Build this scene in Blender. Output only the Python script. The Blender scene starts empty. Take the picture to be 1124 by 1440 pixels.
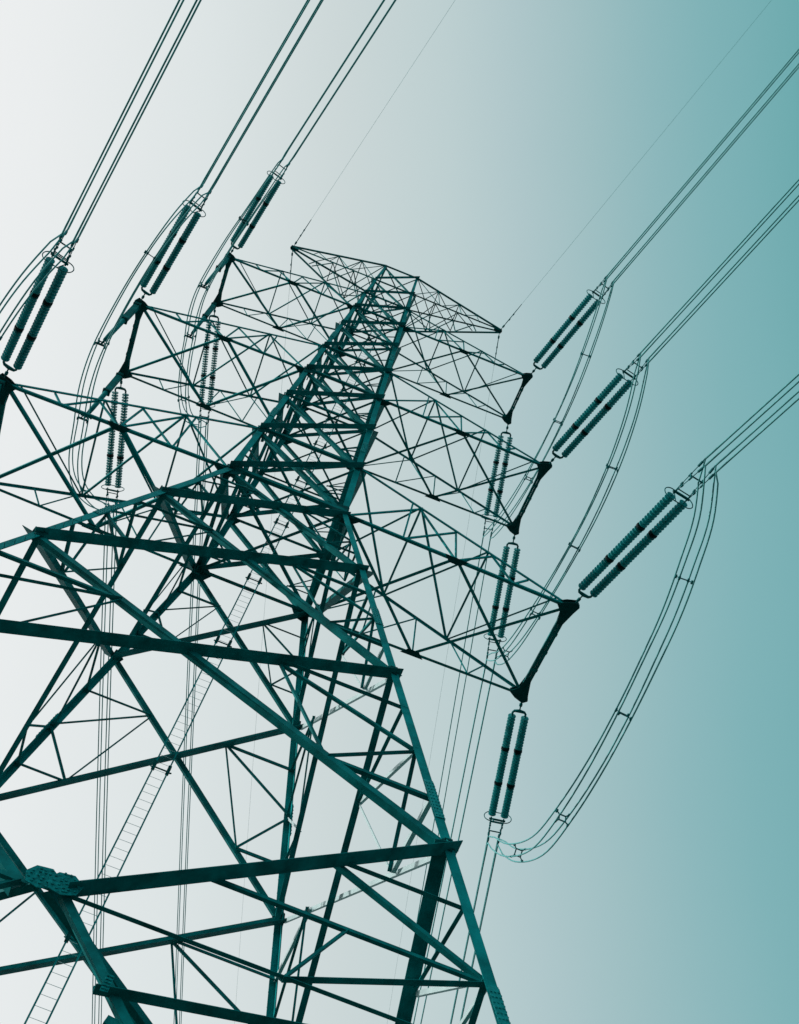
import bpy, math, random
from mathutils import Vector, Matrix
R = math.radians
random.seed(7)
S = bpy.context.scene
COL = S.collection

# ------------------------------------------------------------------ camera
ZO = 39.6                                   # bottom crossarm height above the ground
CAM_R = ((0.929422, -0.368041, -0.026833), (-0.32964, -0.795362, -0.508662), (0.165867, 0.481607, -0.860548))
CAM_P = (2.5174, -26.0568, -37.9622 + ZO)
cd = bpy.data.cameras.new("camera")
cam = bpy.data.objects.new("camera", cd); COL.objects.link(cam)
M = Matrix(CAM_R).to_4x4(); M.translation = Vector(CAM_P); cam.matrix_world = M
cd.sensor_fit = 'HORIZONTAL'; cd.sensor_width = 36.0; cd.lens = 50.795
cd.shift_x = 22.93 / 1124; cd.shift_y = -8.94 / 1124
cd.clip_start = 0.1; cd.clip_end = 5000
S.camera = cam

# ------------------------------------------------------------------ sky and sun
SUN_EL, SUN_AZ = 22.0, -82.0                # azimuth measured from +Y towards +X
w = bpy.data.worlds.new("World"); S.world = w; w.use_nodes = True
nt = w.node_tree; nt.nodes.clear()
def N(t, **k):
    n = nt.nodes.new(t)
    for a, b in k.items(): setattr(n, a, b)
    return n
tc = N('ShaderNodeTexCoord')
dot = N('ShaderNodeVectorMath', operation='DOT_PRODUCT')
ax = (Vector((CAM_R[0][0], CAM_R[1][0], CAM_R[2][0])) + 0.0 * Vector((CAM_R[0][1], CAM_R[1][1], CAM_R[2][1]))).normalized()
dot.inputs[1].default_value = ax
nt.links.new(tc.outputs['Generated'], dot.inputs[0])
upv = N('ShaderNodeVectorMath', operation='DOT_PRODUCT'); upv.inputs[1].default_value = (CAM_R[0][1], CAM_R[1][1], CAM_R[2][1])
nt.links.new(tc.outputs['Generated'], upv.inputs[0])
def mth(op, a, b):
    n = N('ShaderNodeMath', operation=op)
    for k, q in ((0, a), (1, b)):
        if isinstance(q, (int, float)): n.inputs[k].default_value = q
        else: nt.links.new(q, n.inputs[k])
    return n.outputs[0]
hz = N('ShaderNodeTexNoise'); hz.inputs['Scale'].default_value = 2.2; hz.inputs['Detail'].default_value = 3
nt.links.new(tc.outputs['Generated'], hz.inputs['Vector'])
uu = mth('MULTIPLY', dot.outputs['Value'], mth('ADD', 1.0, mth('MULTIPLY', 0.6, mth('MAXIMUM', upv.outputs['Value'], 0.0))))
uu = mth('ADD', uu, mth('MULTIPLY', 0.05, mth('SUBTRACT', hz.outputs['Fac'], 0.5)))     # faint uneven haze
mr = N('ShaderNodeMapRange'); mr.inputs['From Min'].default_value = -0.6; mr.inputs['From Max'].default_value = 0.6
nt.links.new(uu, mr.inputs['Value'])
ramp = N('ShaderNodeValToRGB'); nt.links.new(mr.outputs['Result'], ramp.inputs['Fac'])
def lin(c): return tuple(((v/255)/12.92 if v <= 10 else ((v/255+0.055)/1.055)**2.4) for v in c)
stops = [(-.60, (246, 247, 247)), (-.37, (239, 241, 241)), (-.32, (236, 239, 239)), (-.17, (223, 230, 230)), (-.04, (206, 217, 217)), (.06, (191, 209, 210)),
         (.13, (176, 200, 203)), (.20, (159, 192, 195)), (.26, (142, 185, 189)), (.31, (129, 180, 184)), (.345, (122, 177, 181)), (.40, (108, 171, 174)), (.60, (60, 140, 146))]
cr = ramp.color_ramp
while len(cr.elements) < len(stops): cr.elements.new(0.5)
for e, (p, c) in zip(cr.elements, stops):
    e.position = (p + .6) / 1.2; e.color = (*lin(c), 1)
sky = N('ShaderNodeTexSky', sky_type='NISHITA'); sky.sun_disc = False
sky.sun_elevation = R(SUN_EL); sky.sun_rotation = R(SUN_AZ)
bg1 = N('ShaderNodeBackground'); bg1.inputs['Strength'].default_value = 0.97
bg2 = N('ShaderNodeBackground'); bg2.inputs['Strength'].default_value = 0.005
add = N('ShaderNodeAddShader'); out = N('ShaderNodeOutputWorld')
nt.links.new(ramp.outputs['Color'], bg1.inputs['Color']); nt.links.new(sky.outputs['Color'], bg2.inputs['Color'])
nt.links.new(bg1.outputs[0], add.inputs[0]); nt.links.new(bg2.outputs[0], add.inputs[1]); nt.links.new(add.outputs[0], out.inputs[0])
sl_ = bpy.data.lights.new("sun", 'SUN'); sl_.energy = 2.4; sl_.angle = R(0.5); sl_.color = (1, .97, .92)
so = bpy.data.objects.new("sun", sl_); COL.objects.link(so)
sd = Vector((math.sin(R(SUN_AZ))*math.cos(R(SUN_EL)), math.cos(R(SUN_AZ))*math.cos(R(SUN_EL)), math.sin(R(SUN_EL))))
so.rotation_euler = sd.to_track_quat('Z', 'Y').to_euler()
vs = S.view_settings; vs.view_transform = 'Standard'; vs.look = 'None'; vs.exposure = 0; vs.gamma = 1

# ------------------------------------------------------------------ materials
def mat(name, col, rough=.6, spec=.25, metal=0, var=.25, scale=3.0, bump=0.0, col2=None):
    m = bpy.data.materials.new(name); m.use_nodes = True
    t = m.node_tree; b = t.nodes['Principled BSDF']
    b.inputs['Roughness'].default_value = rough; b.inputs['Metallic'].default_value = metal
    b.inputs['Specular IOR Level'].default_value = spec
    g = t.nodes.new('ShaderNodeNewGeometry'); nz = t.nodes.new('ShaderNodeTexNoise')
    nz.inputs['Scale'].default_value = scale; nz.inputs['Detail'].default_value = 6; nz.inputs['Roughness'].default_value = .65
    t.links.new(g.outputs['Position'], nz.inputs['Vector'])
    r = t.nodes.new('ShaderNodeValToRGB'); r.color_ramp.elements[0].position = .3; r.color_ramp.elements[1].position = .72
    c2 = col2 or tuple(c*(1+var) for c in col)
    r.color_ramp.elements[0].color = (*[c*(1-var) for c in col], 1); r.color_ramp.elements[1].color = (*c2, 1)
    t.links.new(nz.outputs['Fac'], r.inputs['Fac']); t.links.new(r.outputs['Color'], b.inputs['Base Color'])
    if bump:
        bp = t.nodes.new('ShaderNodeBump'); bp.inputs['Strength'].default_value = bump; bp.inputs['Distance'].default_value = .02
        t.links.new(nz.outputs['Fac'], bp.inputs['Height']); t.links.new(bp.outputs['Normal'], b.inputs['Normal'])
    return m
STEEL = mat("teal_steel", (.002, .20, .205), rough=.65, spec=.06, var=.50, scale=1.6)
LEGM = mat("lit_teal_steel", (.002, .29, .30), rough=.65, spec=.06, var=.42, scale=1.3)  # lighter copy of the steel: skylight on legs and arm bars put into the colour
GUSM = mat('mottled_plate_steel', (.002, .24, .25), rough=.65, spec=.05, var=.6, scale=16)
DARK = mat("dark_steel", (.001, .085, .088), rough=.65, spec=.05, var=.3, scale=3)
PALE = mat("pale_or_sunlit_steel", (.55, .72, .73), rough=.55, spec=.15, var=.15, scale=2)  # pale rungs; on the right-face braces, sunlight put into the steel colour
BOLTM = mat("bolt_steel", (.006, .33, .34), rough=.5, spec=.15, var=.4, scale=12)
GLAZE = mat("insulator_glaze", (.003, .29, .30), rough=.35, spec=.3, var=.3, scale=5)
BANDM = mat("dark_glaze", (.001, .02, .022), rough=.5, spec=.1, var=.3, scale=5)
CABLE = mat("weathered_cable", (.13, .45, .455), rough=.6, spec=.06, var=.25, scale=4)
FIT = mat("fitting_steel", (.003, .17, .18), rough=.6, spec=.08, var=.35, scale=8)
CONC = mat("concrete", (.30, .33, .32), rough=.9, var=.2, scale=4, bump=.4)
SOIL = mat("ground_grass", (.030, .085, .078), rough=.95, spec=.1, var=.5, scale=.8, bump=.5)

# ------------------------------------------------------------------ mesh helpers
def V(*a): return Vector(a)
class MB:
    def __init__(s): s.v = []; s.f = []; s.sm = []
    def poly(s, vs, fs, smooth=False):
        o = len(s.v); s.v += [tuple(q) for q in vs]
        for f in fs: s.f.append([o+i for i in f]); s.sm.append(smooth)
    def prism(s, ring0, ring1):
        n = len(ring0)
        s.poly(list(ring0)+list(ring1), [[i, (i+1) % n, n+(i+1) % n, n+i] for i in range(n)] + [list(range(n))[::-1], list(range(n, 2*n))])
    def box(s, c, ax_, h):
        a, b, d = [Vector(q)*k for q, k in zip(ax_, h)]; c = Vector(c)
        s.prism([c-a-b-d, c+a-b-d, c+a+b-d, c-a+b-d], [c-a-b+d, c+a-b+d, c+a+b+d, c-a+b+d])
    def bar(s, p0, p1, wd, ht, n=None):
        p0, p1 = Vector(p0), Vector(p1); d = (p1-p0).normalized()
        n = Vector(n) if n is not None else (V(0, 0, 1) if abs(d.z) < .9 else V(1, 0, 0))
        q = d.cross(n).normalized(); n = q.cross(d).normalized()
        r = [q*a*wd/2+n*b*ht/2 for a, b in ((-1, -1), (1, -1), (1, 1), (-1, 1))]
        s.prism([p0+x for x in r], [p1+x for x in r])
    def angle(s, p0, p1, n, wa, wb, t, sb=1, off=0., edge=-1):
        """steel angle: flange A lies in the plane with normal n, flange B stands out along sb*n at the lower (edge=-1) edge"""
        p0, p1 = Vector(p0), Vector(p1); d = (p1-p0).normalized(); n = Vector(n)
        n = (n-d*n.dot(d)).normalized(); q = d.cross(n).normalized()
        if q.z < 0: q = -q
        e = edge; h = wa/2
        L = [(e*h, 0), (-e*h, 0), (-e*h, t), (e*(h-t), t), (e*(h-t), wb), (e*h, wb)]
        r = [q*a + n*(b*sb+off) for a, b in L]
        s.prism([p0+x for x in r], [p1+x for x in r])
    def tube(s, pts, r, k=6, closed=False, smooth=True):
        pts = [Vector(p) for p in pts]; n = len(pts); rings = []; up = None
        rr = r if hasattr(r, '__len__') else [r]*n
        for i, p in enumerate(pts):
            if closed: d = pts[(i+1) % n]-pts[i-1]
            else: d = pts[min(i+1, n-1)]-pts[max(i-1, 0)]
            d.normalize()
            if up is None: up = V(0, 0, 1) if abs(d.z) < .9 else V(1, 0, 0)
            a = d.cross(up)
            a.normalize(); b = a.cross(d); up = b
            rings.append([p+(a*math.cos(2*math.pi*j/k)+b*math.sin(2*math.pi*j/k))*rr[i] for j in range(k)])
        vs = [x for rg in rings for x in rg]; fs = []
        for i in range(n if closed else n-1):
            i2 = (i+1) % n
            for j in range(k): fs.append([i*k+j, i*k+(j+1) % k, i2*k+(j+1) % k, i2*k+j])
        if not closed: fs += [list(range(k))[::-1], [(n-1)*k+j for j in range(k)]]
        s.poly(vs, fs, smooth)
    def lathe_x(s, prof, cy, cz, k=12):
        vs = [(x, cy+r*math.cos(2*math.pi*j/k), cz+r*math.sin(2*math.pi*j/k)) for x, r in prof for j in range(k)]
        n = len(prof); fs = [[i*k+j, i*k+(j+1) % k, (i+1)*k+(j+1) % k, (i+1)*k+j] for i in range(n-1) for j in range(k)]
        fs += [list(range(k))[::-1], [(n-1)*k+j for j in range(k)]]
        s.poly(vs, fs, False)
    def bolt(s, p, n, r=.022, h=.02):
        p = Vector(p); n = Vector(n).normalized(); a = n.orthogonal().normalized(); b = n.cross(a)
        c = [a*math.cos(math.pi*j/3)*r+b*math.sin(math.pi*j/3)*r for j in range(6)]
        s.prism([p+x for x in c], [p+x+n*h for x in c])
    def build(s, name, m, parent=None, origin=(0, 0, 0)):
        o3 = Vector(origin)
        me = bpy.data.meshes.new(name); me.from_pydata([tuple(Vector(q)-o3) for q in s.v], [], s.f)
        me.polygons.foreach_set('use_smooth', s.sm); me.materials.append(m); me.update()
        o = bpy.data.objects.new(name, me); COL.objects.link(o)
        if parent: o.parent = parent
        else: o.location = o3
        return o
def thing(name, label, cat, loc=(0, 0, 0), group=None):
    o = bpy.data.objects.new(name, None); COL.objects.link(o); o.location = loc
    o['label'] = label; o['category'] = cat
    if group: o['group'] = group
    o.empty_display_size = .3
    return o

# ------------------------------------------------------------------ ground
g = MB(); nG = 24; gs = 1500.
gv = [(-gs+2*gs*i/nG, -gs+2*gs*j/nG, 0) for j in range(nG+1) for i in range(nG+1)]
g.poly(gv, [[j*(nG+1)+i, j*(nG+1)+i+1, (j+1)*(nG+1)+i+1, (j+1)*(nG+1)+i] for j in range(nG) for i in range(nG)])
go = g.build('ground', SOIL); go['kind'] = 'structure'

# ------------------------------------------------------------------ tower geometry
Z = dict(T=32.906, P=29.4, Uu=26.343, U=23.342, U1=19.822, Mu=15.818, M=12.141, M1=8.43, Lu=4.229, B0=0., B1=-5.17, B2=-12.295, B3=-19.875, B4=-25.518, B5=-39.15)
def half(z):
    if z >= 0:
        t = z/Z['T']; a = 2.5+(1.147-2.5)*t; r = 1.064+(.983-1.064)*t
        return a, a*r
    a = 2.5-.246*z; return a, a*1.064
def bp(u, v, z):                             # u,v in -1..1 of the body's half widths
    a, b = half(z); return V(u*a, v*b, z+ZO)
tower = thing('lattice_tower', 'tall teal steel lattice transmission tower with three crossarms on each side, seen from below', 'pylon')
def part(name, mb, m=STEEL, parent=tower): return mb.build(name, m, parent)
kk = [0]
def jit(): kk[0] = (kk[0]+1) % 9; return kk[0]*.0035

# legs: angle section, heel on the outside corner
def leg(sx, sy):
    mb = MB()
    zs = [Z[k] for k in ('B5', 'B4', 'B3', 'B2', 'B1', 'B0')]
    def Lsec(z, wd, t):
        p = bp(sx, sy, z); L = [(0, 0), (wd, 0), (wd, t), (t, t), (t, wd), (0, wd)]
        r = [V(p.x-sx*(a-.012), p.y-sy*(b-.012), p.z) for a, b in L]
        return r if sx*sy > 0 else r[::-1]
    zz = [Z['B5'], Z['B3'], -.02]; ww = [.27, .25, .24]
    for i in range(2): mb.prism(Lsec(zz[i], ww[i], .028), Lsec(zz[i+1], ww[i+1], .028))
    zz = [0., Z['M'], Z['U'], Z['T']]; ww = [.26, .24, .20, .15]
    for i in range(3): mb.prism(Lsec(zz[i], ww[i], .03), Lsec(zz[i+1], ww[i+1], .03))
    lg = part('leg', mb, LEGM)
    # bolted splice plates on the outside of both flanges
    for zc, ln in ((-18.25, 1.5), (-24.55, 1.4), (-8.9, 1.2), (6.2, 1.0), (17.9, .9)):
        sp = MB(); a, b = half(zc)
        wd = .22 if zc < 0 else .22
        for f in (0, 1):
            nrm = V(0, sy, .26 if zc < 0 else .04) if f == 0 else V(sx, 0, .25 if zc < 0 else .04)
            nrm.normalize(); tdir = V(-sx, 0, 0) if f == 0 else V(0, -sy, 0)
            p0 = bp(sx, sy, zc-ln/2)+tdir*(wd*.5); p1 = bp(sx, sy, zc+ln/2)+tdir*(wd*.5)
            d = (p1-p0).normalized(); q = tdir
            n2 = (nrm-d*nrm.dot(d)).normalized(); q = d.cross(n2).normalized(); c = (p0+p1)/2+n2*.03
            sp.box(c, (q, d, n2), (wd*.5, ln/2, .012))
            for i in range(int(ln/.13)):
                for e in (-.55, 0, .55):
                    sp.bolt(c+d*(-ln/2+.08+i*.13)+q*e*wd*.5*1.3+n2*.012, n2)
        part('splice_plate', sp, BOLTM, lg)
    # step bolts up one edge of the leg
    if (sx, sy) in ((1, 1), (-1, -1)):
        for i in range(60):
            z = -37+i*.45+ (0 if i < 82 else 0)
            if z > -1: break
            p = bp(sx, sy, z); st = MB(); st.tube([p+V(-sx*.2, 0, 0), p+V(-sx*.2, 0, 0)+V(0, sy*.17, 0)], .011, 5)
            part('step_bolt', st, FIT, lg)
    ft = MB(); p = bp(sx, sy, Z['B5'])
    ring = lambda s_, z: [V(p.x+s_*a, p.y+s_*b, z) for a, b in ((-1, -1), (1, -1), (1, 1), (-1, 1))]
    ft.prism(ring(.75, -.3), ring(.75, .15)); ft.prism(ring(.5, .15), ring(.42, .62))
    part('footing', ft, CONC, lg)
for sx in (-1, 1):
    for sy in (-1, 1): leg(sx, sy)

# face helpers: face f has horizontal coordinate u (-1..1) and outward normal
def fp(f, u, z):
    return {'F': lambda: bp(u, -1, z), 'B': lambda: bp(u, 1, z), 'R': lambda: bp(1, u, z), 'L': lambda: bp(-1, u, z)}[f]()
def fnorm(f, z):
    s = .25 if z < 0 else .04
    return {'F': V(0, -1, s), 'B': V(0, 1, s), 'R': V(1, 0, s), 'L': V(-1, 0, s)}[f].normalized()
INW = {'F': 1, 'B': -1, 'R': 1, 'L': 1}      # which way the standing flange of rising members points
def rising(f, p, q): return (q.z > p.z) == ((q.x+q.y) > (p.x+p.y))
def member(name, f, a, b, wa, wb, t=.014, off=None, ext=(0, 0), pale=None):
    p, q = fp(f, *a), fp(f, *b); zc = (a[1]+b[1])/2; d = (q-p).normalized()
    n = fnorm(f, zc); up = (b[1]-a[1])*((b[0]-a[0]) or 1) > 0      # rises with u
    fam = up
    if f in 'FR': sb = 1 if fam else -1
    elif f == 'B': sb = -1 if fam else 1
    else: sb = 1 if fam else -1
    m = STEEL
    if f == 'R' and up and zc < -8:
        m = PALE; ext = (-.02, -.02)  # sun on the inner right face painted in as paler steel
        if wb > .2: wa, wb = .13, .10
    if off is None: off = (.05 if sb > 0 else -.05) if zc > 0 or f != 'F' else (-.17 if sb > 0 else -.05)
    p = p-d*ext[0]; q = q+d*ext[1]
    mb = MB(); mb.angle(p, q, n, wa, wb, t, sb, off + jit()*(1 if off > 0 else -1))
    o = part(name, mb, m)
    if m is PALE: o['label'] = 'pale sunlit-toned ' + name.replace('_', ' ')
    return o

# X panels of the body
LV = ['B3', 'B2', 'B1', 'B0', 'Lu', 'M1', 'M', 'Mu', 'U1', 'U', 'Uu', 'P', 'T']
for f in 'FBRL':
    for i in range(len(LV)-1):
        z0, z1 = Z[LV[i]], Z[LV[i+1]]
        low = z1 <= 0
        s = {0: .20, 1: .19, 2: .18}.get(i, None) if low else max(.10, .19-.0032*z0)
        big = {0: .36, 1: .36, 2: .32}.get(i, None) if low else s*1.5
        sa = s
        if f == 'B' and low: sa, big = .27, .42
        e = .10 if low else .06
        member('diagonal_brace', f, (-1, z0), (1, z1), sa, big, ext=(e, e), t=.016)
        member('diagonal_brace', f, (1, z0), (-1, z1), s, s*(1.0 if low else .9), t=.016)
# redundant members inside the three flared X panels
for f in 'FBRL':
    for i, (lo, hi) in enumerate((('B1', 'B0'), ('B2', 'B1'), ('B3', 'B2'))):
        zl, zh = Z[lo], Z[hi]; k = 1+.25*i
        def onx(t, h, up):                   # point at depth t (0 top..1 bottom) of the X member leaving the upper/lower leg node of side h
            if up: A_, B_ = fp(f, h, zh), fp(f, -h, zl)
            else: A_, B_ = fp(f, -h, zh), fp(f, h, zl)
            ptv = A_.lerp(B_, t)
            z = ptv.z-ZO; a, b = half(z)
            return ((ptv.x/a if f in 'FB' else ptv.y/b), z)
        for h in (-1, 1):
            Lz = lambda t: (h, zh+(zl-zh)*t)
            Sp, Dp = onx(.25, h, True), onx(.75, h, False)
            wd = .062*k
            member('horizontal_strut', f, Sp, Lz(.25), wd*1.1, wd*1.2, off=-.075)
            member('stay_strut', f, Sp, Lz(.5), wd, wd, off=-.09)
            member('horizontal_strut', f, Dp, Lz(.75), wd*1.2, wd*1.3, off=-.075)
            member('stay_strut', f, Dp, Lz(.5), wd*1.2, wd*1.2, off=-.09)
            member('link_strut', f, Sp, Dp, wd*.75, wd*.75, off=-.11)
# fans of short struts in the three panels above the lowest crossarm
for f in 'FBRL':
    for lo, hi in (('B0', 'Lu'), ('Lu', 'M1'), ('M1', 'M'), ('M', 'Mu'), ('Mu', 'U1'), ('U1', 'U')):
        zl, zh = Z[lo], Z[hi]
        for h in (-1, 1):
            q = fp(f, -h, zh).lerp(fp(f, h, zl), .74); z = q.z-ZO; a, b = half(z)
            D = ((q.x/a if f in 'FB' else q.y/b), z)
            for i, t in enumerate((.42, .58, .74) if zl < 12 else (.5,)): member('fan_strut' if zl < 12 else 'stub_strut', f, D, (h, zh+(zl-zh)*t), .06, .06, off=-.08-.02*i)
# K panel
for f in 'FBRL':
    z3, z4 = Z['B3'], Z['B4']
    for h in (-1, 1):
        member('knee_brace', f, (h*.045, z4), (h, z3), .20, .35, off=-.10, ext=(0, .12), t=.018)
        member('knee_beam', f, (0, z4), (h, z4+.05), .10, .085, off=-.09)
        P1 = fp(f, h, z3); K = fp(f, 0, z4)
        def onk(t):
            q = P1.lerp(K, t); z = q.z-ZO; a, b = half(z); return ((q.x/a if f in 'FB' else q.y/b), z)
        Lz = lambda t: (h, z3+(z4-z3)*t)
        S1_, S2_ = onk(1/3), onk(2/3); Nn = (h*.5, z4); z2_ = Lz(2/3)[1]
        Hm = (h*(abs(S2_[0])+1)/2, z2_)
        member('horizontal_strut', f, S1_, Lz(1/3), .09, .1, off=-.10)
        member('stay_strut', f, S1_, Lz(2/3), .11, .12, off=-.12)
        member('horizontal_strut', f, S2_, Lz(2/3), .085, .085, off=-.10)
        member('stay_strut', f, Nn, Lz(2/3), .13, .14, off=-.12)
        member('link_strut', f, Nn, Hm, .08, .08, off=-.14)
        # foot panel
        z5 = Z['B5']+.3
        member('foot_brace', f, (h*.045, z4), (h, z5), .16, .13, t=.018)
        F5 = fp(f, h, z5)
        def onf(t):
            q = K.lerp(F5, t); z = q.z-ZO; a, b = half(z); return ((q.x/a if f in 'FB' else q.y/b), z)
        member('foot_strut', f, onf(.13), (h, z4-.05), .17, .21, off=-.1)
        member('foot_strut', f, onf(.16), (h, z4+(z5-z4)*.25), .17, .2, off=-.12)
        member('foot_strut', f, onf(.4), (h, z4+(z5-z4)*.25), .10, .10, off=-.1)
        member('foot_strut', f, onf(.42), (h, z4+(z5-z4)*.55), .09, .09, off=-.12)
        member('foot_strut', f, onf(.7), (h, z4+(z5-z4)*.6), .09, .09, off=-.1)
# horizontal diamond at the K level, perimeter struts and plan bracing at the arm levels
def flat(name, p, q, wa, wb, dz=0., m=STEEL):
    mb = MB(); mb.angle(V(*p)+V(0, 0, dz), V(*q)+V(0, 0, dz), V(0, 0, 1), wa, wb, .014, 1, jit(), edge=1)
    return part(name, mb, m)
mids = [fp('F', 0, Z['B4']), fp('R', 0, Z['B4']), fp('B', 0, Z['B4']), fp('L', 0, Z['B4'])]
for i in range(4): flat('plan_brace', mids[i].lerp(mids[(i+1) % 4], .012), mids[(i+1) % 4].lerp(mids[i], .012), .17, .14, -.12)
for i in range(4):
    c = [(1, -1), (1, 1), (-1, 1), (-1, -1)][i]
    flat('plan_brace', mids[i].lerp(mids[(i+1) % 4], .5), bp(c[0]*.985, c[1]*.985, Z['B4']), .09, .09, -.14)
for lv, wd in (('B0', .17), ('Lu', .14), ('M1', .10), ('M', .14), ('Mu', .12), ('U1', .085), ('U', .11), ('Uu', .09), ('P', .08), ('T', .09)):
    cs = [bp(a*.985, b*.985, Z[lv]) for a, b in ((-1, -1), (1, -1), (1, 1), (-1, 1))]
    for i in range(4): flat('perimeter_strut', cs[i], cs[(i+1) % 4], wd, wd, .05)
    flat('plan_brace', cs[0], cs[2], wd*.75, wd*.6, -.03); flat('plan_brace', cs[1], cs[3], wd*.75, wd*.6, -.05)

# gusset plates on the faces at the leg nodes and the bolted K nodes
def gusset(f, u, z, outline, th=.016, off=.035, bolts=(), m=DARK, bm=None):
    c = fp(f, u, z); n = fnorm(f, z); qx = V(1, 0, 0) if f in 'FB' else V(0, 1, 0)
    qz = n.cross(qx).normalized()
    if qz.z < 0: qz = -qz
    mb = MB(); r = [c+qx*a+qz*b for a, b in outline]
    mb.prism([x+n*(off-th/2) for x in r], [x+n*(off+th/2) for x in r])
    for a, b in bolts: mb.bolt(c+qx*a+qz*b+n*(off+th/2-.004), n, .024, .026)
    return part('gusset_plate', mb, m)
for f in 'FBRL':
    for lv, s in (('B3', .34), ('B2', .36), ('B1', .36), ('B0', .75), ('Lu', .5), ('M', .62), ('Mu', .42), ('U', .56), ('Uu', .32), ('T', .25)):
        for h in (-1, 1):
            o = [(-h*.02, -s*.75), (h*.06, -s*.1), (-h*.02, s*.7), (-h*s*.55, s*.55), (-h*s*.95, s*.1), (-h*s*.6, -s*.55)]
            if h > 0: o = o[::-1]
            bl = [(-h*s*a, s*b) for a in (.15, .35, .55) for b in (-.35, -.1, .15, .4)] if Z[lv] < -4 else ()
            gusset(f, h, Z[lv], o, off=.03+.004*(h > 0), bolts=bl)
    # K node: two lapped bolted plates
    rnd = random.Random(3)
    for sx_, cx in ((-1, -.02), (1, .38)):
        o = [(cx+.85*a, .85*b) for a, b in ((-.36, .02), (-.22, .27), (.1, .33), (.36, .12), (.3, -.2), (.02, -.34), (-.26, -.27))]
        bl = [(cx+a*.1+rnd.uniform(-.03, .03), b*.1+rnd.uniform(-.03, .03)) for a in range(-3, 4) for b in range(-3, 4) if a*a+b*b < 6.5]
        gusset(f, 0, Z['B4'], o, off=.075+.03*(sx_ > 0), bolts=bl, m=GUSM)
    # bolted node on the foot brace
    gusset(f, .188, Z['B4']+(Z['B5']-Z['B4'])*.125, [(-.06, -.2), (.07, -.18), (.07, .18), (-.06, .2)], off=.09,
           bolts=[(a*.03, b*.07) for a in (-1, 1) for b in (-2, -1, 0, 1, 2)], m=GUSM)

# central access ladder
lx, hw = .1, .23
ld = MB()
for s in (-1, 1): ld.bar(V(lx+s*hw, 0, .3), V(lx+s*hw, 0, ZO+30), .045, .035, (0, 1, 0))
ladder = part('ladder', ld, LEGM)
rest = MB(); nr = 0
for i in range(200):
    z = ZO-26+i*.32
    if z > ZO+29.5: break
    if nr < 95:
        rb = MB(); rb.tube([V(lx-hw, 0, z), V(lx+hw, 0, z)], .0065, 5); part('rung', rb, PALE, ladder); nr += 1
    else: rest.tube([V(lx-hw, 0, z), V(lx+hw, 0, z)], .0065, 5)
ro = part('rung', rest, PALE, ladder); ro['kind'] = 'stuff'
for z in (-32, -26, -19.8, -13.37, -6.81, -2.65, 1.7, 5.55, 9.27, 12.1, 15.8, 19.8, 23.3, 26.3):
    for s in (-1, 1):
        b = MB(); b.box(V(lx+s*hw, 0, ZO+z), (V(1, 0, 0), V(0, 1, 0), V(0, 0, 1)), (.05, .05, .17))
        b.bar(V(lx+s*hw, 0, ZO+z-.1), V(lx+s*(hw+.10), .1, ZO+z+.02), .04, .04)
        part('ladder_bracket', b, DARK, ladder)
    b = MB(); b.bar(V(lx-hw-.02, .06, ZO+z), V(lx+hw+.02, .06, ZO+z), .04, .03); part('ladder_bracket', b, STEEL, ladder)

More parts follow.
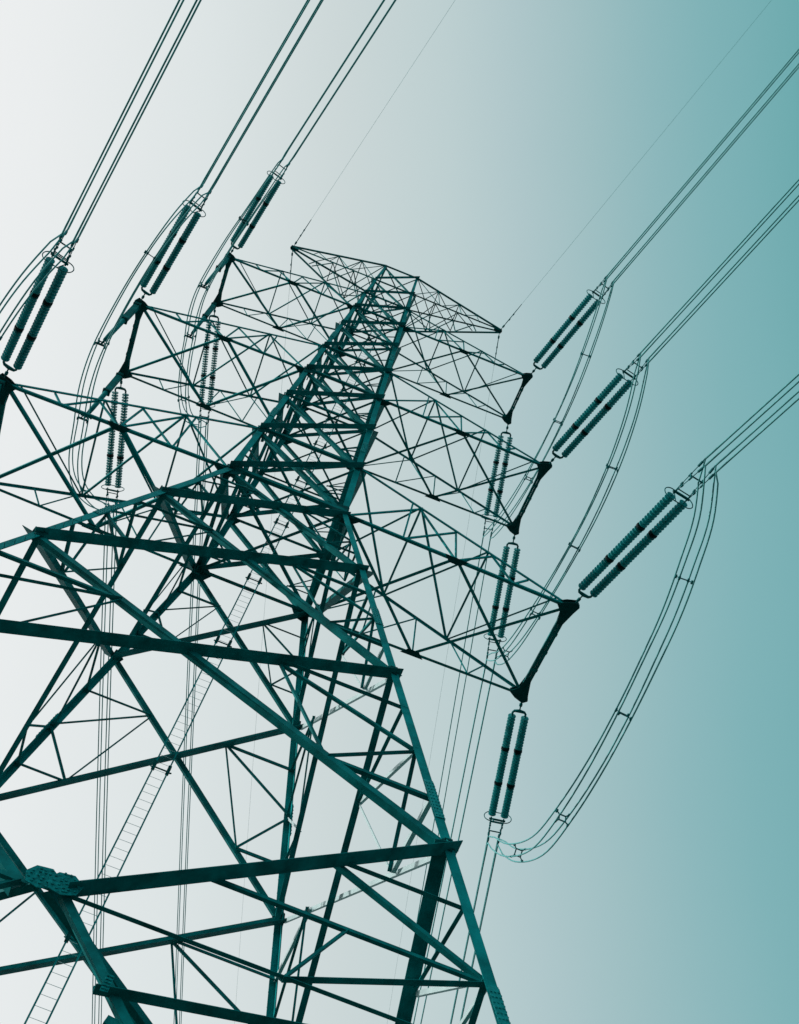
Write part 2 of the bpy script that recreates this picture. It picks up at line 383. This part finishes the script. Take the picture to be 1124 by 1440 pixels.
# ------------------------------------------------------------------ crossarms
TIPS = {}
ARMS = [('U', 'Uu', 9.379, 9.283, 1.529, .105, 'top'), ('M', 'Mu', 10.801, 10.697, 2.0, .12, 'middle'), ('B0', 'Lu', 12.195, 11.977, 2.506, .14, 'lowest')]
def crossarm(lv, lu, L, sx, ty, cw, nm):
    root = bpy.data.objects.new('crossarm', None); COL.objects.link(root); root.parent = tower
    z = Z[lv]; zu = Z[lu]
    lo = {s: bp(sx, s, z) for s in (-1, 1)}; hi = {s: bp(sx, s, zu) for s in (-1, 1)}
    tp = {s: V(sx*L, s*ty, z+ZO) for s in (-1, 1)}
    tpu = {s: tp[s]+V(-sx*.25, -s*.05, .16) for s in (-1, 1)}
    for s in (-1, 1): TIPS[(lv, sx, s)] = tp[s]
    def br(name, p, q, n, wa, wb, off=0., sb=1, m=None, edge=-1):
        m = m or LEGM
        mb = MB(); mb.angle(p, q, n, wa, wb, .012, sb, off, edge); return part(name, mb, m, root)
    up = V(0, 0, 1)
    for s in (-1, 1):
        fn = V(0, s, 0)
        br('chord', lo[s], tp[s], fn, cw*.72, cw*.95, sb=-1)
        br('chord', hi[s], tpu[s], fn, cw*.7, cw*.75, sb=-1, edge=1)
    # bottom plane: two X panels
    md = {s: lo[s].lerp(tp[s], .485) for s in (-1, 1)}
    bw = cw*.95
    for s in (-1, 1):
        o = -.03 if s < 0 else .03
        br('brace', lo[s], md[-s], up, bw, bw, o); br('brace', md[s], tp[-s].lerp(md[s], .04), up, bw, bw, o+.006)
    # upper plane: cross struts and diagonals at the third points
    un = V(sx*.2, 0, 1).normalized(); tw = cw*.62
    u1 = {s: hi[s].lerp(tpu[s], .31) for s in (-1, 1)}; u2 = {s: hi[s].lerp(tpu[s], .64) for s in (-1, 1)}
    br('brace', hi[1], u1[-1], un, tw, tw, .0); br('brace', u1[-1], u1[1], un, tw, tw, .015); br('brace', u1[-1], u2[1], un, tw, tw, -.015)
    br('brace', u2[1], tpu[-1].lerp(u2[-1], .1), un, tw*.8, tw*.8, .02); br('brace', u1[1], u2[-1], un, tw, tw, .03); br('brace', u2[-1], u2[1], un, tw, tw, -.03); br('brace', hi[-1], u1[1], un, tw, tw, .045)
    # front and back faces: posts and zigzag between lower and upper chord
    sw = cw*.52
    for s in (-1, 1):
        fn = V(0, s, .12).normalized()
        def lw(t): return lo[s].lerp(tp[s], t)
        def uw(t): return hi[s].lerp(tpu[s], t)
        for a, b in ((lw(0), uw(.31)), (uw(.31), lw(.485)), (lw(.485), uw(.485)), (lw(.25), uw(.485)), (lw(.485), uw(.66)), (uw(.66), lw(.74)), (lw(.74), uw(.83)), (lw(.25), uw(.27))):
            br('lacing_bar', a, b, fn, sw, sw, -.05+.004*random.randint(0, 4), -1)
        # gusset where the bottom braces meet the chord, and at the leg
        gb = MB(); c = md[s]; e = (tp[s]-lo[s]).normalized(); iy = V(0, -s, 0); k = cw*2.4
        r = [c-e*k*1.5-iy*k*.2, c+e*k*1.5-iy*k*.2, c+e*k*.7+iy*k*.7, c-e*k*.7+iy*k*.7]
        gb.prism([x-up*.062 for x in r], [x-up*.048 for x in r]); part('gusset_plate', gb, DARK, root)
        gb = MB(); c = lo[s]; r = [c-e*k*.8-iy*k*.15, c+e*k*2.2-iy*k*.1, c+e*k*1.1+iy*k*.9, c-e*k*.5+iy*k*1.2]
        gb.prism([x-up*.075 for x in r], [x-up*.06 for x in r]); part('gusset_plate', gb, DARK, root)
        # tip plate: double horizontal plate reaching from the chord round to the tip beam
        c = tp[s]; X = V(sx, 0, 0); Y = V(0, s, 0); q = cw/.14
        r = [c-X*.62*q-Y*.06*q, c-X*.30*q+Y*.16*q, c+X*.10*q+Y*.30*q, c+X*.27*q+Y*.12*q, c+X*.16*q-Y*.22*q, c-X*.02*q-Y*.95*q, c-X*.26*q-Y*.95*q, c-X*.34*q-Y*.38*q]
        gb = MB()
        for dz in (-.11, .09): gb.prism([x+up*(dz-.012) for x in r], [x+up*(dz+.012) for x in r])
        # edge web closing the plates
        gb.prism([x+up*-.096 for x in (r[2], r[3], r[3]-Y*.03, r[2]-Y*.03)], [x+up*.076 for x in (r[2], r[3], r[3]-Y*.03, r[2]-Y*.03)])
        for i in range(5): gb.bolt(c-X*(.02+.11*i)*q-Y*.03-up*.119, -up, .022, .023)
        for i in range(6): gb.bolt(c-X*.12*q-Y*(.25+.11*i)*q-up*.119, -up, .022, .023)
        part('gusset_plate', gb, DARK, root)
    # double tip beam with battens
    tb = MB(); q = cw/.14
    for dx in (-.075, .075): tb.bar(tp[-1]+V(sx*(-.13*q+dx*q), .5, 0), tp[1]+V(sx*(-.13*q+dx*q), -.5, 0), .125*q, .13*q)
    for t in (.3, .5, .7): tb.box(tp[-1].lerp(tp[1], t)+V(-sx*.13*q, 0, -.09*q), (V(1, 0, 0), V(0, 1, 0), V(0, 0, 1)), (.15*q, .07, .012))
    part('tip_beam', tb, STEEL, root)
    return root
for lv, lu, Lr, Ll, ty, cw, nm in ARMS:
    for sx, L in ((1, Lr), (-1, Ll)):
        a = crossarm(lv, lu, L, sx, ty, cw, nm)

# earth wire peaks
PK = {}
for sx, L in ((1, 7.4), (-1, 7.217)):
    root = bpy.data.objects.new('earth_wire_arm', None); COL.objects.link(root); root.parent = tower
    tip = V(sx*L, 0, 32.71+ZO); PK[sx] = tip
    hi = {s: bp(sx, s, Z['T']) for s in (-1, 1)}; lo = {s: bp(sx, s, Z['P']) for s in (-1, 1)}
    def br(name, p, q, n, wa, off=0.):
        mb = MB(); mb.angle(p, q, n, wa, wa, .01, 1, off); return part(name, mb, STEEL, root)
    up = V(0, 0, 1)
    for s in (-1, 1):
        br('chord', hi[s], tip+V(0, s*.06, .02), up, .10); br('chord', lo[s], tip+V(0, s*.06, -.08), V(0, s, 0), .09)
        L_ = lambda t: lo[s].lerp(tip, t)
        H_ = lambda t: hi[s].lerp(tip, t)
        for a, b in ((lo[s], H_(.25)), (H_(.25), L_(.3)), (L_(.3), H_(.5)), (H_(.5), L_(.55)), (L_(.55), H_(.72)), (H_(.72), L_(.76)), (hi[s], L_(.3))):
            br('lacing_bar', a, b, V(0, s, 0), .05, random.uniform(-.02, .02))
    for A_, B_ in (({s: hi[s] for s in hi}, 'h'), ({s: lo[s] for s in lo}, 'l')):
        f_ = lambda s, t: A_[s].lerp(tip, t)
        for a, b in (((-1, 0), (1, .25)), ((1, 0), (-1, .25)), ((-1, .25), (1, .25)), ((-1, .25), (1, .5)), ((1, .25), (-1, .5)), ((-1, .5), (1, .5)), ((-1, .5), (1, .72))):
            br('lacing_bar', f_(*a), f_(*b), up, .055, random.uniform(-.02, .02))
    gb = MB(); r = [tip+V(-sx*.4, -.12, 0), tip+V(sx*.1, -.14, 0), tip+V(sx*.16, 0, 0), tip+V(sx*.1, .14, 0), tip+V(-sx*.4, .12, 0)]
    gb.prism([x-up*.1 for x in r], [x+up*.05 for x in r]); part('gusset_plate', gb, DARK, root)

# ------------------------------------------------------------------ insulator strings
COLUMNS = {}
def make_string(length):
    """double string along local +X from the crossarm tip, ending at the four wire clamps at x = length"""
    root = bpy.data.objects.new('insulator_string', None); COL.objects.link(root)
    sy0 = .275; x0 = 1.0; dl = min(length-7.6, .4); x1 = 6.38+dl
    l = MB(); l.tube([V(.1, 0, 0), V(.36, 0, 0), V(.40, 0, 0), V(.52, 0, 0), V(.56, 0, 0), V(.80, 0, 0)], [.03, .03, .07, .07, .03, .03], 8)
    l.build('shackle', FIT, root)
    y = MB(); y.tube([V(x0, -sy0, 0), V(.88, -sy0, 0), V(.80, -sy0*.78, 0), V(.77, 0, 0), V(.80, sy0*.78, 0), V(.88, sy0, 0), V(x0, sy0, 0)], [.045, .05, .06, .08, .06, .05, .045], 8)
    y.build('yoke_plate', FIT, root)
    pitch = .15; n = int((x1-x0)/pitch)
    for s in (-1, 1):
        c = MB(); prof = []
        bands = (n//3, 2*n//3)
        for i in range(n):
            x = x0+i*pitch
            if i in bands: prof += [(x, .045), (x+pitch, .045)]
            else: prof += [(x, .03), (x+.04, .05), (x+.05, .165), (x+.092, .175), (x+.10, .045), (x+pitch-.005, .03)]
        c.lathe_x(prof, s*sy0, 0, 14)
        co = c.build('insulator_column', GLAZE, root)
        for bi in bands:
            b = MB(); x = x0+bi*pitch
            b.lathe_x([(x+.002, .05), (x+.02, .10), (x+.03, .180), (x+.12, .184), (x+.13, .08), (x+pitch-.004, .05)], s*sy0, 0, 14)
            b.build('dark_disc', BANDM, co)
    r = MB(); pts = []
    for i in range(40):
        a = 2*math.pi*i/40; cy, sz = math.cos(a), math.sin(a)
        pts.append(V(dl+6.32+.02*cy, (.28 if cy > 0 else -.28)+.32*cy, .33*sz))
    r.tube(pts, .021, 6, closed=True)
    for s in (-1, 1): r.bar(V(dl+6.32, s*.12, -.35), V(dl+6.42, s*.275, 0), .03, .03)
    r.build('corona_ring', FIT, root)
    y2 = MB(); y2.bar(V(dl+6.46, -.36, 0), V(dl+6.46, .36, 0), .09, .03); y2.bar(V(dl+6.62, -.30, 0), V(dl+6.62, .30, 0), .04, .025)
    for s in (-1, 1): y2.tube([V(dl+6.36, s*.275, 0), V(dl+6.66, s*.275, 0)], .035, 6)
    y2.build('yoke_plate', FIT, root)
    for sy in (-1, 1):
        for sz in (-1, 1):
            a, b = V(dl+6.6, sy*.275, sz*.05), V(length, sy*.225, sz*.225)
            h = MB(); ts = [0, .12, .13, .2, .21, .4, .41, .52, .53, .74, .75, .9, .91, 1]
            rs = [.018, .018, .045, .045, .016, .016, .038, .038, .017, .017, .05, .05, .03, .034]
            h.tube([a.lerp(b, t) for t in ts], rs, 6, smooth=False)
            h.build('turnbuckle', FIT, root)
    cb = MB(); xm = (dl+6.6+length)/2
    cb.bar(V(xm, -.27, .0), V(xm, .27, .0), .05, .03); cb.bar(V(xm, -.27, -.14), V(xm, -.27, .14), .04, .04, (1, 0, 0)); cb.bar(V(xm, .27, -.14), V(xm, .27, .14), .04, .04, (1, 0, 0))
    cb.build('cross_bar', FIT, root)
    return root
def copy_tree(o, parent=None):
    c = o.copy(); COL.objects.link(c); c.parent = parent
    for ch in list(o.children): copy_tree(ch, c)
    return c
# phase table: key -> (string direction, wire azimuth, length)
PH = {('in', 'B0', 1): ((.188, -.9726, -.1367), .2583), ('in', 'M', 1): ((.2121, -.9677, -.136), .2304), ('in', 'U', 1): ((.221, -.9658, -.1357), .2347),
      ('in', 'U', -1): ((.2477, -.9594, -.1348), .2827), ('in', 'M', -1): ((.2625, -.9555, -.1343), .2688), ('in', 'B0', -1): ((.2398, -.9614, -.1351), .2705),
      ('out', 'B0', 1): ((.228, .9642, -.1355), .2339), ('out', 'M', 1): ((.2296, .9638, -.1355), .2225), ('out', 'U', 1): ((.2224, .9655, -.1357), .2382),
      ('out', 'M', -1): ((.1923, .9718, -.1366), .2356), ('out', 'U', -1): ((.2025, .9697, -.1363), .2522), ('out', 'B0', -1): ((.2059, .9686, -.1392), .2321)}
LENS = {('in', 'B0', 1): 8.5}
SCL = {('in', 'U', -1): .92, ('in', 'M', -1): .97}
WHERE = {'U': 'top', 'M': 'middle', 'B0': 'lowest'}
SIDE = {1: 'right', -1: 'left'}
CL = {}
proto = {}
def frame(d):
    x = Vector(d).normalized(); y = V(-x.y, x.x, 0).normalized(); z = x.cross(y); return x, y, z
for key, (dr, az) in PH.items():
    io, lv, sx = key; sy = -1 if io == 'in' else 1
    ln = LENS.get(key, 7.6)
    if ln not in proto: o = proto[ln] = make_string(ln)
    else: o = copy_tree(proto[ln])
    x, y, z = frame(dr); q = {'U': .82, 'M': .9, 'B0': 1}[lv]
    tip = TIPS[(lv, sx, sy)]
    m = Matrix((x, y, z)).transposed().to_4x4(); m.translation = tip
    k = SCL.get(key, 1.)
    o.matrix_world = m @ Matrix.Scale(k, 4)
    if io == 'in': lb = 'double ribbed insulator string rising from the front corner of the %s %s crossarm' % (WHERE[lv], SIDE[sx])
    else: lb = 'double ribbed insulator string dropping from the back corner of the %s %s crossarm' % (WHERE[lv], SIDE[sx])
    o['label'] = lb; o['category'] = 'insulator'; o['group'] = 'double insulator strings on the crossarm tips'
    off = [(a*.225, b*.225) for a in (-1, 1) for b in (-1, 1)]
    CL[key] = (tip+x*ln*k, [tip+(x*ln+y*a+z*b)*k for a, b in off])

# ------------------------------------------------------------------ conductor bundles
SPAN = 300.
def spacer(mb, c, u, v, h=.225, r=.02):
    k = .55
    P = [c+u*a*h*k+v*b*h*k for a, b in ((-1, -1), (1, -1), (1, 1), (-1, 1))]
    Q = [c+u*a*h+v*b*h for a, b in ((-1, -1), (1, -1), (1, 1), (-1, 1))]
    d = u.cross(v)
    for i in range(4):
        mb.bar(P[i], P[(i+1) % 4], .045, .035, d); mb.bar(P[i], Q[i], .04, .035, d)
        mb.tube([Q[i]-d*.07, Q[i]+d*.07], .043, 6)
for key, (dr, az) in PH.items():
    io, lv, sx = key; sy = -1 if io == 'in' else 1
    c0, cl = CL[key]
    kz = math.tan(R(7.5)); hd = V(math.sin(az), sy*math.cos(az), 0); yv = V(-hd.y, hd.x, 0)
    th = thing('conductor_bundle', ('four thin power wires running up out of the picture from the %s %s crossarm string' if io == 'in' else 'four thin power wires falling away behind the tower from the %s %s crossarm string') % (WHERE[lv], SIDE[sx]), 'power line', c0, 'four wire conductor bundles')
    for (a, b), p in zip([(a, b) for a in (-1, 1) for b in (-1, 1)], cl):
        ss = [0, .4, 1, 2, 4, 7, 11, 16, 22, 30, 40, 52, 66, 82, 100, 125, 150, 180, 210, 240, 270, 300]
        mb = MB(); pts = []
        for s_ in ss:
            base = c0+hd*s_+V(0, 0, -kz*s_+kz*s_*s_/SPAN)
            pts.append(base+yv*a*.225+V(0, 0, b*.225) if s_ > 0 else p)
        mb.tube(pts, [.038, .038, .034]+[.032]*(len(ss)-3), 6)
        mb.build('wire', CABLE, th, c0)
    for s_ in ((55, 120, 190, 250) if io == 'in' else (75, 140, 200, 260)):
        mb = MB(); spacer(mb, c0+hd*s_+V(0, 0, -kz*s_+kz*s_*s_/SPAN), yv, V(0, 0, 1)); mb.build('spacer', FIT, th, c0)

# ------------------------------------------------------------------ jumper loops
JP = {('B0', 1): [None, (14.28, -9.2, -2.05), (14.42, -7.65, -2.85), (14.48, -6.08, -3.66), (14.40, -4.48, -4.57), (14.24, -2.63, -5.69), (14.09, -.53, -6.51), (14.01, 1.81, -6.68), (13.99, 4.36, -6.08), (13.95, 7.3, -3.9), None],
      ('M', 1): [None, (12.76, -7.49, 10.0), (13.01, -5.62, 9.6), (13.11, -3.75, 9.13), (13.08, -1.88, 8.53), (12.94, -.01, 7.92), (12.76, 1.85, 7.43), (12.61, 3.72, 7.27), (12.54, 5.59, 7.71), (12.53, 7.46, 8.95), None],
      ('U', 1): [None, (11.25, -7.1, 21.4), (11.39, -5.32, 20.81), (11.48, -3.55, 20.31), (11.52, -1.77, 19.96), (11.51, 0, 19.75), (11.47, 1.77, 19.71), (11.4, 3.55, 19.87), (11.31, 5.32, 20.32), (11.2, 7.09, 21.12), None],
      ('U', -1): [None, (-7.8, -7.2, 20.9), (-8.25, -5.5, 19.9), (-8.7, -3.7, 18.9), (-9.1, -1.53, 17.98), (-9.15, 0, 17.72), (-9.05, 1.53, 17.9), (-8.9, 3, 17.8), (-8.6, 5, 18.0), (-8.2, 7, 19.2), None],
      ('M', -1): [None, (-9.0, -8.2, 8.6), (-9.45, -6.6, 7.4), (-9.95, -4.6, 6.85), (-10.5, -2, 6.7), (-10.6, 0, 6.4), (-10.5, 2, 6.45), (-10.3, 3.8, 6.2), (-10.0, 5.5, 6.7), (-9.6, 7.3, 8.3), None],
      ('B0', -1): [None, (-10.5, -8.6, -3.2), (-10.9, -6.9, -4.5), (-11.4, -4.8, -5.2), (-11.8, -2.5, -5.4), (-11.9, 0, -5.7), (-11.8, 2.5, -5.5), (-11.5, 4.3, -5.8), (-11.2, 6, -5.3), (-10.8, 7.8, -3.8), None]}
SPC = {('B0', 1): (.23, .50, .71, .87), ('M', 1): (.26, .47, .67, .86), ('U', 1): (.22, .44, .66), ('U', -1): (.22, .82), ('M', -1): (.2, .84), ('B0', -1): (.2, .84)}
def catmull(P, t):
    n = len(P)-1; x = min(max(t*n, 0), n-1e-6); i = int(x); f = x-i
    q = [2*P[0]-P[1]]+P+[2*P[-1]-P[-2]]; a, b, c, e = q[i:i+4]
    return .5*(2*b+(c-a)*f+(2*a-5*b+4*c-e)*f*f+(3*b-a-3*c+e)*f**3)
for (lv, sx), ctl in JP.items():
    A_, cla = CL[('in', lv, sx)]; B_, clb = CL[('out', lv, sx)]
    P = [A_]+[V(p[0], p[1], p[2]+ZO) for p in ctl[1:-1]]+[B_]
    th = thing('jumper_loop', 'slack loop of four jumper wires curving under the tip of the %s %s crossarm' % (WHERE[lv], SIDE[sx]), 'cable', A_, 'jumper loops')
    fr = []
    T = [i/60 for i in range(61)]
    for t in T:
        c = catmull(P, t); d = (catmull(P, min(t+.01, 1))-catmull(P, max(t-.01, 0))).normalized()
        u = V(-d.y, d.x, 0)
        u = V(1, .0, 0); u = (u-d*u.dot(d)).normalized(); v = u.cross(d).normalized()
        if v.z < 0: v = -v
        fr.append((c, u, v, d))
    j = 0
    for a in (-1, 1):
        for b in (-1, 1):
            pts = []
            for (c, u, v, d), t in zip(fr, T):
                sp = (.26 if lv == 'B0' else .225)*(1+.10*math.sin(9*t+a+2*b))
                pts.append(c+u*a*sp+v*b*sp)
            # the ends run to the clamps
            k0 = cla[{(-1, -1): 2, (-1, 1): 3, (1, -1): 0, (1, 1): 1}[(a, b)]] if (-PH[('in', lv, sx)][0][1]) < 0 else cla[{(-1, -1): 0, (-1, 1): 1, (1, -1): 2, (1, 1): 3}[(a, b)]]
            k1 = clb[{(-1, -1): 2, (-1, 1): 3, (1, -1): 0, (1, 1): 1}[(a, b)]]
            pts = [k0]+pts[2:-2]+[k1]
            mb = MB(); mb.tube(pts, .030, 6); mb.build('wire', CABLE, th, A_)
    for t in SPC[(lv, sx)]:
        c = catmull(P, t); d = (catmull(P, t+.01)-catmull(P, t-.01)).normalized()
        u = V(1, 0, 0); u = (u-d*u.dot(d)).normalized(); v = u.cross(d).normalized()
        mb = MB(); spacer(mb, c, u, v, .235); mb.build('spacer', FIT, th, A_)

# hanging posts that hold the left jumper loops away from the tower
for lv, dn in (('U', 5.3), ('M', 5.25), ('B0', 5.3)):
    for sy in (-1, 1):
        tp = TIPS[(lv, -1, sy)]; q = {'U': .85, 'M': .95, 'B0': 1.05}[lv]
        base = tp+V(0, 0, -.13)
        th = thing('jumper_post', 'thick teal post hanging from the %s corner plate of the %s left crossarm' % ('front' if sy < 0 else 'back', WHERE[lv]), 'post', base, 'jumper posts under the left crossarms')
        e = tp+V(.18, 0, -dn); d = (e-base).normalized()
        up_ = MB(); up_.bar(base, base.lerp(e, .42), .30*q, .26*q, (0, 1, 0)); up_.build('upper_tube', STEEL, th, base)
        lo_ = MB(); lo_.tube([base.lerp(e, t) for t in (.42, .8, .92)], [.13*q, .12*q, .10*q], 10); lo_.build('lower_tube', STEEL, th, base)
        for t in (.05, .42):
            fl = MB(); fl.bar(base.lerp(e, t-.012), base.lerp(e, t+.012), .38*q, .34*q, (0, 1, 0))
            fl.build('flange', DARK, th, base)
        cb = MB(); cb.tube([base.lerp(e, .9), e], .05, 8); spacer(cb, e, V(1, 0, 0), V(0, 0, 1), .235); cb.bar(e+V(-.24, 0, -.13), e+V(.24, 0, -.13), .08, .07); cb.build('wire_clamp', DARK, th, base)

# ------------------------------------------------------------------ earth wires
for sx in (1, -1):
    tp = PK[sx]
    for sy, az in ((-1, .0 + (.2531 if sx > 0 else .2601)), (1, .24)):
        hd = V(math.sin(az), sy*math.cos(az), 0); k = math.tan(R(5.))
        th = thing('earth_wire', ('hair thin earth wire running up from the tip of the %s peak arm' if sy < 0 else 'hair thin earth wire falling behind from the tip of the %s peak arm') % SIDE[sx], 'wire', tp, 'earth wires on the peak arms')
        f_ = lambda s_: tp+hd*s_+V(0, 0, -.05-k*s_+k*s_*s_/SPAN)
        wv = MB(); wv.tube([f_(s_) for s_ in (.9, 2, 4, 8, 14, 22, 32, 45, 60, 80, 105, 135, 170, 210, 250, 300)], .0075, 5); wv.build('wire', CABLE, th, tp)
        c = MB(); c.tube([f_(s_) for s_ in (0.05, .3, .34, .5, .54, 1.0, 2.4)], [.02, .02, .06, .06, .025, .03, .02], 6); c.build('dead_end_clamp', FIT, th, tp)
        dm = MB(); p = f_(1.3)+V(0, 0, -.09)
        dm.tube([p-hd*.28, p-hd*.16, p-hd*.15, p+hd*.15, p+hd*.16, p+hd*.28], [.045, .045, .012, .012, .045, .045], 8); dm.bar(p, p+V(0, 0, .09), .03, .03, (1, 0, 0))
        dm.build('vibration_damper', FIT, th, tp)
bpy.context.view_layer.update()
